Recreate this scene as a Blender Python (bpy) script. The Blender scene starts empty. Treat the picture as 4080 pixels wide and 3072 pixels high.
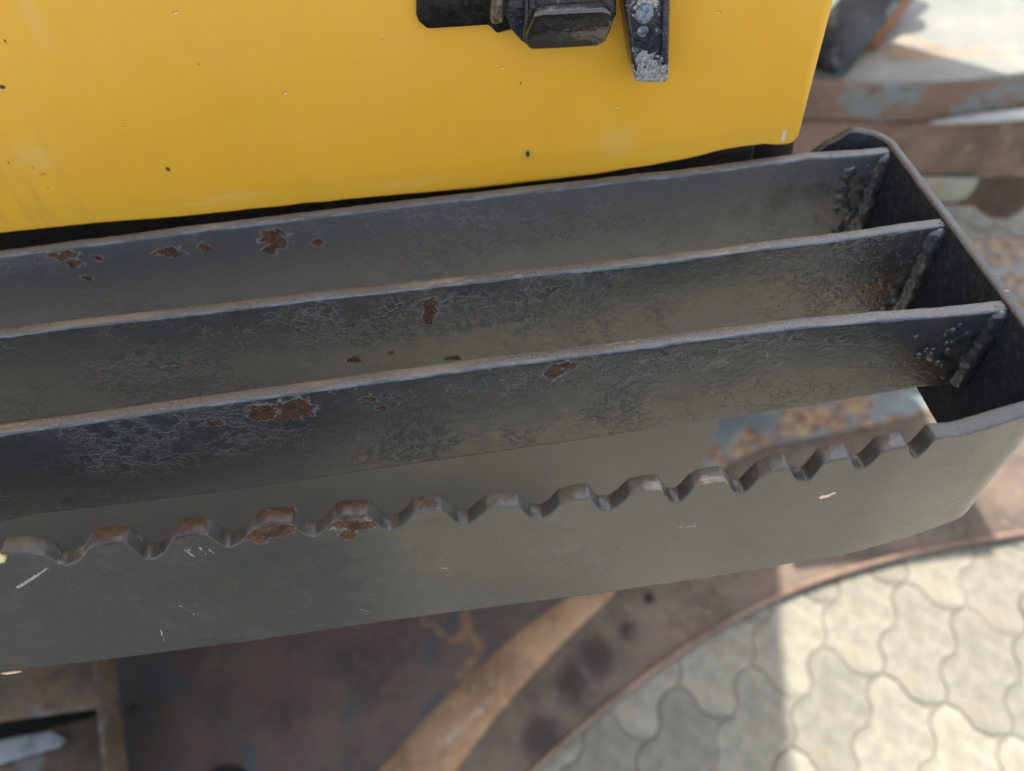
import bpy, bmesh, math, random
from mathutils import Vector, Matrix, noise
R = math.radians
random.seed(7)
SC = bpy.context.scene
COL = SC.collection

# ------------------------------------------------------------------ camera
CAMZ = 1.50
F_PX, CX, CY = 2950.0, 2040.0, 1536.0
PITCH, ROLL = R(50), R(6.5)
_F = Vector((0, math.cos(PITCH), -math.sin(PITCH)))
_R0 = Vector((1, 0, 0)); _U0 = Vector((0, math.sin(PITCH), math.cos(PITCH)))
_R = _R0 * math.cos(ROLL) - _U0 * math.sin(ROLL)
_U = _R0 * math.sin(ROLL) + _U0 * math.cos(ROLL)
cam_data = bpy.data.cameras.new('camera'); cam = bpy.data.objects.new('camera', cam_data); COL.objects.link(cam)
SC.camera = cam
cam.matrix_world = Matrix(((_R.x, _U.x, -_F.x, 0), (_R.y, _U.y, -_F.y, 0), (_R.z, _U.z, -_F.z, CAMZ), (0, 0, 0, 1)))
cam_data.sensor_width = 36.0; cam_data.lens = 36.0 * F_PX / 4080.0
cam_data.clip_start = 0.02; cam_data.clip_end = 500
cam_data.dof.use_dof = True; cam_data.dof.focus_distance = 0.345; cam_data.dof.aperture_fstop = cam_data.lens / 4.4

# ------------------------------------------------------------------ light
SUN_AZ, SUN_EL = R(13.8), R(70)          # azimuth measured from +Y towards +X
world = bpy.data.worlds.new('World'); SC.world = world; world.use_nodes = True
wn = world.node_tree; wn.nodes.clear()
sky = wn.nodes.new('ShaderNodeTexSky'); sky.sky_type = 'NISHITA'; sky.sun_disc = False
sky.sun_elevation = SUN_EL; sky.sun_rotation = SUN_AZ; sky.dust_density = 2.0; sky.air_density = 1.0
bg = wn.nodes.new('ShaderNodeBackground'); bg.inputs[1].default_value = 0.15
wo = wn.nodes.new('ShaderNodeOutputWorld')
hs = wn.nodes.new('ShaderNodeHueSaturation'); hs.inputs['Saturation'].default_value = 0.42   # hazy, milky sky
wn.links.new(sky.outputs[0], hs.inputs['Color']); wn.links.new(hs.outputs[0], bg.inputs[0]); wn.links.new(bg.outputs[0], wo.inputs[0])
sl = bpy.data.lights.new('sun', 'SUN'); sl.energy = 2.9; sl.angle = R(0.6); sl.color = (1.0, 0.93, 0.82)
sun = bpy.data.objects.new('sun', sl); COL.objects.link(sun)
sdir = Vector((math.sin(SUN_AZ) * math.cos(SUN_EL), math.cos(SUN_AZ) * math.cos(SUN_EL), math.sin(SUN_EL)))
sun.rotation_euler = sdir.to_track_quat('Z', 'Y').to_euler(); sun.location = sdir * 20
SC.view_settings.view_transform = 'Standard'; SC.view_settings.look = 'None'
SC.view_settings.gamma = 1.0; SC.view_settings.exposure = 1.55
SC.view_settings.use_curve_mapping = False
SC.cycles.max_bounces = 8

# ------------------------------------------------------------------ measuring helpers (photo pixel -> point on a real plane)
def ray(x, y):
    return _F + _R * ((x - CX) / F_PX) - _U * ((y - CY) / F_PX)
CAMP = Vector((0, 0, CAMZ))
def onz(x, y, z):
    d = ray(x, y); return CAMP + d * ((z - CAMZ) / d.z)
def ony(x, y, Y):
    d = ray(x, y); return CAMP + d * (Y / d.y)
def lerp_tab(tab, x):
    if x <= tab[0][0]: return tab[0][1]
    for (a, b), (c, d) in zip(tab, tab[1:]):
        if x <= c: return b + (d - b) * (x - a) / (c - a)
    return tab[-1][1]
def smooth(a, b, x):
    t = max(0, min(1, (x - a) / (b - a))); return t * t * (3 - 2 * t)

# ------------------------------------------------------------------ object helpers
def tag(o, label=None, cat=None, group=None, kind=None):
    if label: o['label'] = label
    if cat: o['category'] = cat
    if group: o['group'] = group
    if kind: o['kind'] = kind
    return o
def empty(name, loc, label, cat):
    o = bpy.data.objects.new(name, None); COL.objects.link(o); o.location = loc
    o.empty_display_size = 0.02
    return tag(o, label, cat)
def wloc(o):
    l = Vector(o.location)
    while o.parent: o = o.parent; l += Vector(o.location)
    return l
def link(name, me, mats, parent=None, smooth_=False):
    o = bpy.data.objects.new(name, me); COL.objects.link(o)
    for m in (mats if isinstance(mats, (list, tuple)) else [mats]):
        me.materials.append(m)
    if parent:
        o.parent = parent; o.location = -wloc(parent)
    if smooth_:
        for p in me.polygons: p.use_smooth = True
    return o
def mesh(name, verts, faces, mats, parent=None, smooth_=False, midx=None):
    me = bpy.data.meshes.new(name); me.from_pydata([tuple(v) for v in verts], [], faces)
    if midx:
        for p, i in zip(me.polygons, midx): p.material_index = i
    me.update()
    return link(name, me, mats, parent, smooth_)
def fix_normals(o):
    bm = bmesh.new(); bm.from_mesh(o.data); bmesh.ops.recalc_face_normals(bm, faces=bm.faces); bm.to_mesh(o.data); bm.free()
def bevel(o, w, seg=2, ang=40):
    m = o.modifiers.new('bevel', 'BEVEL'); m.width = w; m.segments = seg; m.limit_method = 'ANGLE'; m.angle_limit = R(ang)
    for p in o.data.polygons: p.use_smooth = True
    return o
def box(name, p0, p1, mat, parent=None, bev=0):
    x0, y0, z0 = p0; x1, y1, z1 = p1
    v = [(x0,y0,z0),(x1,y0,z0),(x1,y1,z0),(x0,y1,z0),(x0,y0,z1),(x1,y0,z1),(x1,y1,z1),(x0,y1,z1)]
    f = [(0,3,2,1),(4,5,6,7),(0,1,5,4),(1,2,6,5),(2,3,7,6),(3,0,4,7)]
    o = mesh(name, v, f, mat, parent)
    if bev: bevel(o, bev)
    return o
def prism(name, pts, vec, mat, parent=None, bev=0):
    """closed outline pts (Vectors) pushed along vec"""
    n = len(pts); vec = Vector(vec)
    v = [Vector(p) for p in pts] + [Vector(p) + vec for p in pts]
    f = [tuple(range(n)), tuple(range(2*n-1, n-1, -1))] + [(i, i+n, (i+1) % n + n, (i+1) % n) for i in range(n)]
    o = mesh(name, v, f, mat, parent); fix_normals(o)
    if bev: bevel(o, bev)
    return o
def catmull(pts, k=6):
    P = [Vector(p) for p in pts]; P = [P[0]*2-P[1]] + P + [P[-1]*2-P[-2]]; out = []
    for i in range(1, len(P)-2):
        for j in range(k):
            t = j/k; a, b, c, d = P[i-1], P[i], P[i+1], P[i+2]
            out.append(0.5*((2*b)+(-a+c)*t+(2*a-5*b+4*c-d)*t*t+(-a+3*b-3*c+d)*t**3))
    out.append(P[-2]); return out
def tube(name, pts, rad, mat, parent=None, n=16, flat=1.0):
    pts = [Vector(p) for p in pts]; v = []; f = []
    up = Vector((0, 0, 1))
    for i, p in enumerate(pts):
        t = (pts[min(i+1, len(pts)-1)] - pts[max(i-1, 0)]).normalized()
        s = t.cross(up);
        if s.length < .1: s = t.cross(Vector((0, 1, 0)))
        s.normalize(); w = s.cross(t)
        r = rad[i] if isinstance(rad, (list, tuple)) else rad
        for k in range(n):
            a = 2*math.pi*k/n; v.append(p + s*math.cos(a)*r + w*math.sin(a)*r*flat)
    for i in range(len(pts)-1):
        for k in range(n):
            f.append((i*n+k, i*n+(k+1) % n, (i+1)*n+(k+1) % n, (i+1)*n+k))
    f.append(tuple(range(n-1, -1, -1))); f.append(tuple(range((len(pts)-1)*n, len(pts)*n)))
    return mesh(name, v, f, mat, parent, True)

# ------------------------------------------------------------------ material helpers
class NT:
    def __init__(s, name):
        s.m = bpy.data.materials.new(name); s.m.use_nodes = True; s.t = s.m.node_tree; s.t.nodes.clear()
        s.out = s.t.nodes.new('ShaderNodeOutputMaterial'); s.b = s.t.nodes.new('ShaderNodeBsdfPrincipled')
        s.t.links.new(s.b.outputs[0], s.out.inputs[0])
        s.co = s.t.nodes.new('ShaderNodeTexCoord').outputs['Object']
    def put(s, sock, v):
        if isinstance(v, bpy.types.NodeSocket): s.t.links.new(v, sock)
        elif isinstance(v, (tuple, list, Vector)):
            v = tuple(v); sock.default_value = v if len(v) == len(sock.default_value) else v + (1.0,)
        elif v is not None: sock.default_value = v
    def math(s, op, a, b=None, c=None, clamp=False):
        n = s.t.nodes.new('ShaderNodeMath'); n.operation = op; n.use_clamp = clamp
        for i, v in enumerate((a, b, c)):
            if v is not None: s.put(n.inputs[i], v)
        return n.outputs[0]
    def vec(s, op, a, b=None, scale=None):
        n = s.t.nodes.new('ShaderNodeVectorMath'); n.operation = op
        s.put(n.inputs[0], a)
        if b is not None: s.put(n.inputs[1], b)
        if scale is not None: s.put(n.inputs['Scale'], scale)
        return n.outputs['Value'] if op in ('LENGTH', 'DOT_PRODUCT', 'DISTANCE') else n.outputs[0]
    def noise(s, scale, detail=4, rough=.55, co=None, dist=0, out='Fac', stretch=None, off=None):
        co = co or s.co
        if stretch: co = s.vec('MULTIPLY', co, stretch)
        if off: co = s.vec('ADD', co, off)
        n = s.t.nodes.new('ShaderNodeTexNoise'); s.put(n.inputs['Vector'], co)
        n.inputs['Scale'].default_value = scale; n.inputs['Detail'].default_value = detail
        n.inputs['Roughness'].default_value = rough; n.inputs['Distortion'].default_value = dist
        return n.outputs[out]
    def voro(s, scale, co=None, feature='F1', out='Distance', stretch=None, rnd=1):
        co = co or s.co
        if stretch: co = s.vec('MULTIPLY', co, stretch)
        n = s.t.nodes.new('ShaderNodeTexVoronoi'); n.feature = feature; s.put(n.inputs['Vector'], co)
        n.inputs['Scale'].default_value = scale; n.inputs['Randomness'].default_value = rnd
        return n.outputs[out]
    def ramp(s, v, a, b, lo=0.0, hi=1.0, smooth_=True):
        n = s.t.nodes.new('ShaderNodeMapRange'); n.interpolation_type = 'SMOOTHSTEP' if smooth_ else 'LINEAR'
        s.put(n.inputs[0], v)
        for i, x in zip((1, 2, 3, 4), (a, b, lo, hi)): s.put(n.inputs[i], x)
        return n.outputs[0]
    def mix(s, f, a, b):
        n = s.t.nodes.new('ShaderNodeMix'); n.data_type = 'RGBA'; s.put(n.inputs[0], f); s.put(n.inputs[6], a); s.put(n.inputs[7], b)
        return n.outputs[2]
    def bump(s, h, dist, strength=1.0, normal=None):
        n = s.t.nodes.new('ShaderNodeBump'); n.inputs['Strength'].default_value = strength; n.inputs['Distance'].default_value = dist
        s.put(n.inputs['Height'], h)
        if normal: s.put(n.inputs['Normal'], normal)
        return n.outputs[0]
    def warp(s, scale, amp, detail=3, co=None):
        v = s.noise(scale, detail, .6, out='Color', co=co)
        v = s.vec('SUBTRACT', v, (.5, .5, .5)); v = s.vec('SCALE', v, scale=amp*2)
        return s.vec('ADD', co or s.co, v)
    def spots(s, co, sp):
        """sp: (centre, (rx, ry, rz)); returns smallest normalised distance"""
        r = None
        for c, rad in sp:
            d = s.vec('SUBTRACT', co, tuple(c)); d = s.vec('DIVIDE', d, tuple(rad)); d = s.vec('LENGTH', d)
            r = d if r is None else s.math('MINIMUM', r, d)
        return r
    def segs(s, co, sg):
        """sg: (a, b, radius); normalised distance to line segments"""
        r = None
        for a, b, w in sg:
            a = Vector(a); b = Vector(b); ab = b - a; L2 = ab.length_squared
            pa = s.vec('SUBTRACT', co, tuple(a)); t = s.vec('DOT_PRODUCT', pa, tuple(ab/L2)); t = s.math('MINIMUM', s.math('MAXIMUM', t, 0.0), 1.0)
            n = s.t.nodes.new('ShaderNodeVectorMath'); n.operation = 'SCALE'; n.inputs[0].default_value = tuple(ab); s.put(n.inputs['Scale'], t)
            d = s.math('DIVIDE', s.vec('LENGTH', s.vec('SUBTRACT', pa, n.outputs[0])), w)
            r = d if r is None else s.math('MINIMUM', r, d)
        return r
    def done(s, color, rough=.5, metal=0.0, normal=None, spec=None, coat=None, ior=None):
        s.put(s.b.inputs['Base Color'], color); s.put(s.b.inputs['Roughness'], rough); s.put(s.b.inputs['Metallic'], metal)
        if normal: s.put(s.b.inputs['Normal'], normal)
        if spec is not None: s.put(s.b.inputs['Specular IOR Level'], spec)
        if ior is not None: s.put(s.b.inputs['IOR'], ior)
        if coat is not None: s.put(s.b.inputs['Coat Weight'], coat[0]); s.put(s.b.inputs['Coat Roughness'], coat[1])
        return s.m

RUST_D, RUST_M, RUST_L = (.035, .014, .008), (.11, .038, .016), (.26, .115, .055)

IOR_ = 1.92
def dark_paint(name, spots=(), primer=(), scratches=(), straws=(), crackle=1.0, crack_zone=None, stains=(), rough=.30, base=((.007, .009, .012), (.016, .014, .012)), dusty=.45, speck=.6, smudges=()):
    n = NT(name)
    big = n.noise(9, 3, .5)
    fine = n.noise(900, 3, .65)
    mid = n.noise(160, 4, .6)
    col = n.mix(n.ramp(big, .35, .65), base[0], base[1])
    # dust film and rubbed haze
    dust = n.noise(60, 6, .7)
    col = n.mix(n.math('MULTIPLY', n.ramp(dust, .45, .75), dusty), col, (.045, .041, .034))
    col = n.mix(n.math('MULTIPLY', n.ramp(n.noise(1100, 2, .6), .63, .70), speck), col, (.16, .16, .155))
    if smudges:
        col = n.mix(n.math('MULTIPLY', n.ramp(n.spots(n.warp(40, .014, 4), smudges), 1.2, .3), .75), col, (.008, .010, .013))
    # rubbed scuffs: short fine strokes in patches
    for k_, (ang, of) in enumerate(((.5, 3), (-.35, 8))):
        rot = n.t.nodes.new('ShaderNodeVectorRotate'); rot.rotation_type = 'Y_AXIS'; rot.inputs['Angle'].default_value = ang; n.put(rot.inputs['Vector'], n.co)
        st = n.noise(420, 3, .6, co=rot.outputs[0], stretch=(.10, 1, 1.6), off=(of, of, of))
        pt = n.ramp(n.noise(16, 4, .6, off=(of*2, 1, of)), .54, .70)
        col = n.mix(n.math('MULTIPLY', n.math('MULTIPLY', n.ramp(st, .60, .70), pt), .04 + .14*min(1, crackle)), col, (.12, .118, .11))
    # wrinkled, blistered paint
    w = n.warp(120, .006)
    wr = n.noise(210, 4, .55, co=w, stretch=(.75, 1, 1.1), dist=.5)
    patch = n.ramp(n.noise(14, 3, .5), .50, .66)
    if crack_zone:
        z = n.math('MULTIPLY', n.ramp(n.spots(n.co, crack_zone), 1.0, .3), n.ramp(n.noise(38, 4, .55, off=(6, 6, 6)), .38, .58))
        patch = n.math('ADD', n.math('MULTIPLY', patch, .35), z, clamp=True)
    wrh = n.math('MULTIPLY', n.ramp(wr, .44, .60), n.math('MULTIPLY_ADD', patch, 1.0*crackle, .05*crackle))
    # thin cracks with lifted pale lips
    cell = n.voro(55, co=n.warp(45, .02, 4), feature='DISTANCE_TO_EDGE')
    crk = n.math('MULTIPLY', n.ramp(cell, .018, .004), n.ramp(n.noise(22, 3, .6, off=(3, 1, 7)), .52, .62))
    col = n.mix(n.math('MULTIPLY', crk, .35*min(1, crackle)), col, (.13, .14, .15))
    rgh = n.math('MULTIPLY_ADD', n.math('SUBTRACT', mid, .5), .22, n.math('MULTIPLY_ADD', n.ramp(dust, .4, .7), .10, rough-.10))
    h = n.math('ADD', n.math('MULTIPLY', fine, .05), n.math('ADD', wrh, n.math('MULTIPLY', crk, -.5*crackle)))
    h = n.math('ADD', h, n.math('MULTIPLY', mid, .05 + .09*min(1, crackle)))
    if stains:
        d = n.spots(n.warp(110, .012, 4), stains)
        k = n.math('MULTIPLY', n.ramp(d, 1.1, .3), n.ramp(n.noise(330, 4, .7), .42, .62))
        col = n.mix(n.math('MULTIPLY', k, .8), col, (.16, .075, .02))
    if primer:
        d = n.math('ADD', n.spots(n.warp(260, .0022, 4), primer), n.math('MULTIPLY', n.math('SUBTRACT', n.noise(420, 3, .6), .5), .9))
        k = n.ramp(d, 1.0, .85)
        pc = n.mix(n.ramp(n.noise(500, 3, .7), .35, .65), (.016, .009, .010), (.055, .032, .028))
        col = n.mix(k, col, pc); rgh = n.mix(k, rgh, (.6, .6, .6)); h = n.math('SUBTRACT', h, n.math('MULTIPLY', k, .5))
    iorv = IOR_
    if primer: iorv = n.math('MULTIPLY_ADD', k, -.5, IOR_)
    if spots:
        d = n.math('ADD', n.spots(n.warp(200, .0035, 4), spots), n.math('MULTIPLY', n.math('SUBTRACT', n.noise(190, 5, .6), .5), 2.6))
        k = n.ramp(d, 1.0, .93)
        bleed = n.math('MULTIPLY', n.ramp(d, 2.3, 1.0), n.ramp(n.noise(260, 4, .7, stretch=(1, 1, .5)), .42, .66))
        col = n.mix(n.math('MULTIPLY', bleed, .55), col, (.075, .038, .016))
        ring = n.math('MULTIPLY', n.ramp(d, 1.22, 1.08), n.ramp(d, .93, 1.0))
        rc = n.mix(n.ramp(n.noise(1300, 3, .8), .36, .64), (.024, .013, .009), (.150, .070, .036))
        rc = n.mix(n.math('MULTIPLY', n.ramp(n.noise(900, 2, .5), .60, .70), .6), rc, (.30, .19, .12))
        rc = n.mix(n.math('MULTIPLY', n.ramp(n.noise(170, 4, .6, off=(3, 3, 9)), .45, .62), .75), rc, (.022, .012, .011))
        col = n.mix(k, col, rc); col = n.mix(n.math('MULTIPLY', ring, n.ramp(n.noise(150, 3, .6, off=(2, 7, 1)), .40, .60, .1, .8)), col, (.22, .24, .26))
        rgh = n.mix(k, rgh, (.9, .9, .9)); iorv = n.math('MINIMUM', iorv, n.math('MULTIPLY_ADD', k, IOR_*-.28, IOR_))
        h = n.math('ADD', n.math('SUBTRACT', h, n.math('MULTIPLY', k, 1.2)), n.math('MULTIPLY', ring, .8))
        h = n.math('ADD', h, n.math('MULTIPLY', k, n.math('MULTIPLY', n.noise(900, 3, .7), .8)))
    if scratches:
        d = n.segs(n.warp(300, .0006, 2), scratches); k = n.ramp(d, 1.0, .7)
        k = n.math('MULTIPLY', k, n.ramp(n.noise(1500, 2, .6), .35, .5))
        col = n.mix(k, col, (.36, .38, .40))
    if straws:
        d = n.segs(n.warp(300, .0008, 2), straws); k = n.ramp(d, 1.0, .85); col = n.mix(k, col, (.62, .50, .30))
    nrm = n.bump(h, .0010, 1.0)
    return n.done(col, rgh, 0.0, nrm, ior=iorv)

def worn_top(name, rusty=0.35, primer=(), tone=1.0):
    """trodden upper edges: paint rubbed thin, grey with tan bare patches"""
    n = NT(name)
    a = n.noise(30, 5, .6, stretch=(.5, 1.4, 1.4)); b = n.noise(900, 3, .7); c = n.noise(55, 4, .6, stretch=(.45, 1, 1), off=(5, 2, 1))
    col = n.mix(n.ramp(b, .35, .65), tuple(q*tone for q in (.058, .060, .064)), tuple(q*tone for q in (.125, .124, .122)))
    col = n.mix(n.math('MULTIPLY', n.ramp(c, .5, .64), .8), col, tuple(q*tone for q in (.15, .135, .115)))
    bare = n.math('MULTIPLY', n.ramp(a, .60-.12*rusty, .63-.12*rusty), 1.0)
    bc = n.mix(n.ramp(n.noise(350, 4, .7, stretch=(.6, 2, 1)), .38, .66), (.13, .09, .068), (.25, .225, .19))
    col = n.mix(n.math('MULTIPLY', bare, .85), col, bc)
    h = n.math('ADD', n.math('MULTIPLY', b, .3), n.math('MULTIPLY', bare, -.5))
    if primer:
        d = n.math('ADD', n.spots(n.warp(260, .0022, 4), primer), n.math('MULTIPLY', n.math('SUBTRACT', n.noise(420, 3, .6), .5), .9))
        k = n.ramp(d, 1.0, .85)
        pc = n.mix(n.ramp(n.noise(500, 3, .7), .35, .65), (.010, .007, .008), (.042, .024, .022))
        col = n.mix(k, col, pc); h = n.math('SUBTRACT', h, n.math('MULTIPLY', k, .5))
    h = n.math('ADD', h, n.math('MULTIPLY', n.noise(300, 4, .6), .5))
    return n.done(col, n.ramp(c, .3, .7, .34, .55), 0.0, n.bump(h, .0004, 1.0), ior=1.6)

def rust_mat(name, a=RUST_D, b=RUST_M, c=RUST_L, scale=12, orange=.5, grey=0.0, rough=.75, spots=(), holes=(), greyc=(.16, .18, .19), bump=.002, off=(0, 0, 0), pale=(), palec=(.42, .36, .22), streak=(), dark=(), streakc=(.34, .33, .27), streakw=.012):
    n = NT(name)
    x = n.noise(scale, 6, .65, off=off); y = n.noise(scale*5, 5, .7, off=off)
    col = n.mix(n.ramp(x, .35, .62), a, b)
    col = n.mix(n.math('MULTIPLY', n.ramp(y, .52, .68), .55), col, c)
    col = n.mix(n.math('MULTIPLY', n.ramp(n.noise(scale*1.7, 5, .65, off=(7+off[0], 3, 2)), .56, .68), orange), col, (.34, .135, .03))
    if grey: col = n.mix(n.math('MULTIPLY', n.ramp(n.noise(scale*1.3, 5, .6, off=(1+off[0], 9, 4)), .60-.25*grey, .66-.25*grey), .9), col, greyc)
    if spots:
        d = n.spots(n.warp(scale*2, .05, 4), spots); col = n.mix(n.math('MULTIPLY', n.ramp(d, 1.4, .5), n.ramp(n.noise(scale*4, 4, .65, stretch=(.5, 1, 1)), .36, .56)), col, greyc)
    if pale:
        d = n.spots(n.warp(scale*3, .02, 4), pale); col = n.mix(n.ramp(d, 1.2, .3), col, palec)
    if dark:
        d = n.spots(n.warp(scale*2, .02, 4), dark); col = n.mix(n.math('MULTIPLY', n.ramp(d, 1.4, .3), .8), col, (.016, .013, .012))
    if streak:
        d = n.segs(n.warp(scale*3, streakw, 4), streak); col = n.mix(n.math('MULTIPLY', n.ramp(d, 1.5, .2), .8), col, streakc)
    if holes:
        d = n.spots(n.co, holes); col = n.mix(n.ramp(d, 1.0, .9), col, (.004, .004, .004))
    h = n.math('ADD', x, n.math('MULTIPLY', y, .4))
    return n.done(col, rough, 0.0, n.bump(h, bump, 1.0))

def painted_rust(name, rust=.4, scale=9, paint=(.20, .235, .24), spots=(), orange=.6, off=(0, 0, 0)):
    """blue-grey paint with rust breaking through"""
    n = NT(name)
    x = n.noise(scale, 6, .62, off=off)
    col = n.mix(n.ramp(n.noise(scale*.6, 3, .5, off=off), .35, .65), paint, tuple(min(1, p*1.35) for p in paint))
    col = n.mix(n.math('MULTIPLY', n.ramp(n.noise(scale*3, 5, .7, off=off), .5, .7), .35), col, (.36, .34, .27))
    k = n.ramp(x, .58-.25*rust, .78-.25*rust)
    if spots:
        d = n.spots(n.warp(scale*2, .04, 4), spots); k = n.math('MAXIMUM', k, n.math('MULTIPLY', n.ramp(d, 1.4, .5), n.ramp(n.noise(scale*3.5, 4, .6), .30, .55, .35, 1.0)))
    rc = n.mix(n.ramp(n.noise(scale*4, 5, .7, off=off), .4, .62), (.13, .06, .035), (.34, .22, .11) if orange > .5 else (.3, .15, .08))
    col = n.mix(k, col, rc)
    return n.done(col, n.math('MULTIPLY_ADD', k, .35, .42), 0.0, n.bump(n.math('MULTIPLY', k, -1.0), .0015, 1.0))

# ------------------------------------------------------------------ step geometry constants (camera origin heights + CAMZ)
ZT = CAMZ - 0.25           # walking surface of the step
ZG = 0.0
BARS = [
    ('front', [(0,1734),(400,1676),(1360,1544),(2000,1458),(2720,1367),(3212,1304),(3500,1280),(3888,1251)], .0072),
    ('middle', [(0,1341),(615,1270),(1360,1185),(2040,1108),(2720,1036),(3280,965),(3642,916)], .0070),
    ('rear', [(0,1024),(460,962),(1360,852),(2040,773),(2720,698),(3220,632),(3440,620)], .0070),
]
BAR3_BOTTOM = [(0,2080),(154,2048),(953,1955),(1360,1894),(2040,1795),(2720,1697),(3200,1625),(3642,1547)]
X_INNER = .2262

def bar_y(meas):
    return [(p.x, p.y) for p in (onz(a, b, ZT) for a, b in meas)]

# plan outline of the folded frame strip: outer face, starting far left
FRONT_Y = [(-.60, .1535), (-.162, .153), (-.07, .1525), (.02, .1515), (.10, .152), (.15, .1535)]
PLAN = []
FRONT_Y = FRONT_Y[:-1] + [(.15, .1532), (.164, .1552), (.175, .157), (.191, .160), (.2035, .1634)]
x = -.62
while x < .2035:
    PLAN.append(Vector((x, lerp_tab(FRONT_Y, x)))); x += .0008
RC = .068     # generous bend radius
def arc(cx, cy, r, a0, a1, n):
    return [Vector((cx + r*math.cos(a0+(a1-a0)*i/n), cy + r*math.sin(a0+(a1-a0)*i/n))) for i in range(n+1)]
c0 = PLAN[-1].copy()
# corner: quarter superellipse from (c0) to x=.2312
cor = []
ex, ey = .2312 - c0.x, .038
for i in range(1, 49):
    t = math.pi/2*i/48
    cor.append(Vector((c0.x + ex*math.sin(t)**.95, c0.y + ey*(1-math.cos(t)**.95) if i < 48 else c0.y+ey)))
PLAN += cor
y = PLAN[-1].y + .003
while y < .352: PLAN.append(Vector((.2312, y))); y += .003
def relax(P, it, keep=3):
    P = [p.copy() for p in P]
    for _ in range(it):
        Q = [p.copy() for p in P]
        for i in range(keep, len(P)-keep): Q[i] = (P[i-1] + P[i]*2 + P[i+1])/4
        P = Q
    return P
# even spacing along the bend, then relax so that the bend shows no facets
PLAN = relax(PLAN, 90)
BACK_START = len(PLAN)
PLAN += arc(.2312-.024, .352, .024, 0, math.pi/2, 16)[1:]
xx = PLAN[-1].x - .003
while xx > -.6: PLAN.append(Vector((xx, .376))); xx -= .004

PROFILE_PX = [(0,2210),(90,2203),(172,2217),(217,2239),(244,2260),(280,2251),(316,2235),(344,2194),(375,2171),(452,2162),(502,2165),
 (520,2185),(541,2215),(556,2232),(600,2233),(624,2226),(655,2205),(680,2160),(700,2136),(760,2128),(814,2129),(845,2144),(881,2176),(909,2185),(954,2166),(990,2126),
 (1018,2099),(1049,2087),(1167,2083),(1180,2103),(1212,2130),(1253,2139),(1284,2121),(1320,2080),(1352,2056),(1465,2050),(1492,2076),
 (1519,2103),(1551,2112),(1587,2103),(1623,2071),(1646,2044),(1677,2035),(1750,2027),(1790,2053),(1822,2083),(1863,2087),(1908,2053),
 (1940,2026),(1981,2017),(2067,2008),(2085,2030),(2112,2057),(2157,2062),(2193,2039),(2229,2001),(2288,1983),(2354,1976),(2370,2003),
 (2388,2023),(2433,2026),(2474,1999),(2510,1962),(2568,1947),(2632,1942),(2650,1967),(2672,1994),(2709,1994),(2745,1958),(2763,1939),
 (2799,1921),(2890,1908),(2908,1930),(2926,1960),(2967,1960),(2994,1930),(3034,1894),(3075,1876),(3143,1860),(3157,1885),(3170,1910),
 (3220,1917),(3251,1885),(3283,1844),(3324,1833),(3392,1826),(3398,1849),(3410,1869),(3446,1871),(3487,1840),(3514,1806),(3568,1790),
 (3625,1784),(3633,1817),(3648,1838),(3668,1836),(3704,1809),(3741,1768)]
PROF = [(p.x, p.z) for p in (ony(a, b, .1525) for a, b in PROFILE_PX)]
_P = PROF; PROF = []
_n = 700
for _i in range(_n+1):
    _x = _P[0][0] + (_P[-1][0]-_P[0][0])*_i/_n
    PROF.append((_x, sum(w_*lerp_tab(_P, _x+o_*.0007) for o_, w_ in ((-1, .15), (0, .7), (1, .15)))))
PROF[-1] = _P[-1]
# left of the picture the teeth go on at the same pitch
pitch = .0332
first = [(px, pz) for px, pz in PROF if _P[9][0]-.006 < px < _P[9][0]+pitch-.006]
ext = []
for k in range(12, 1, -1):
    for px, pz in first: ext.append((px-pitch*k-.003, pz))
PROF = [e for e in ext if e[0] < PROF[0][0]-.004] + PROF
BOT_PX = [(0,2681),(369,2641),(1000,2558),(1360,2502),(2098,2398),(2720,2312),(3286,2226),(3642,2149)]
BOT = [(p.x, p.z) for p in (ony(a, b, .1525) for a, b in BOT_PX)]
BOT = BOT[:-1] + [(.16, BOT[-2][1]), (.3, BOT[-2][1]+.0005)]
ZB_END = BOT[-1][1]

root = empty('machine_step', (0, .26, ZT-.12), 'black painted steel machine step with three flat bars and a serrated front edge', 'step')

def p3(px, py, Y=.1525):
    return tuple(ony(px, py, Y))
def pb(px, py, i):
    """point on bar i's face"""
    tab = bar_y(BARS[i][1]); p = onz(px, py, ZT)
    Y = lerp_tab(tab, p.x)
    for _ in range(4):
        q = ony(px, py, Y); Y = lerp_tab(tab, q.x)
    return tuple(ony(px, py, Y))
K = 1/8400.0    # metres per photo pixel near the step, for spot sizes
def sp(c, rx, rz, d=2.0): return (c, (rx*K*1.35, .006*d, rz*K*1.45))

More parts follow.
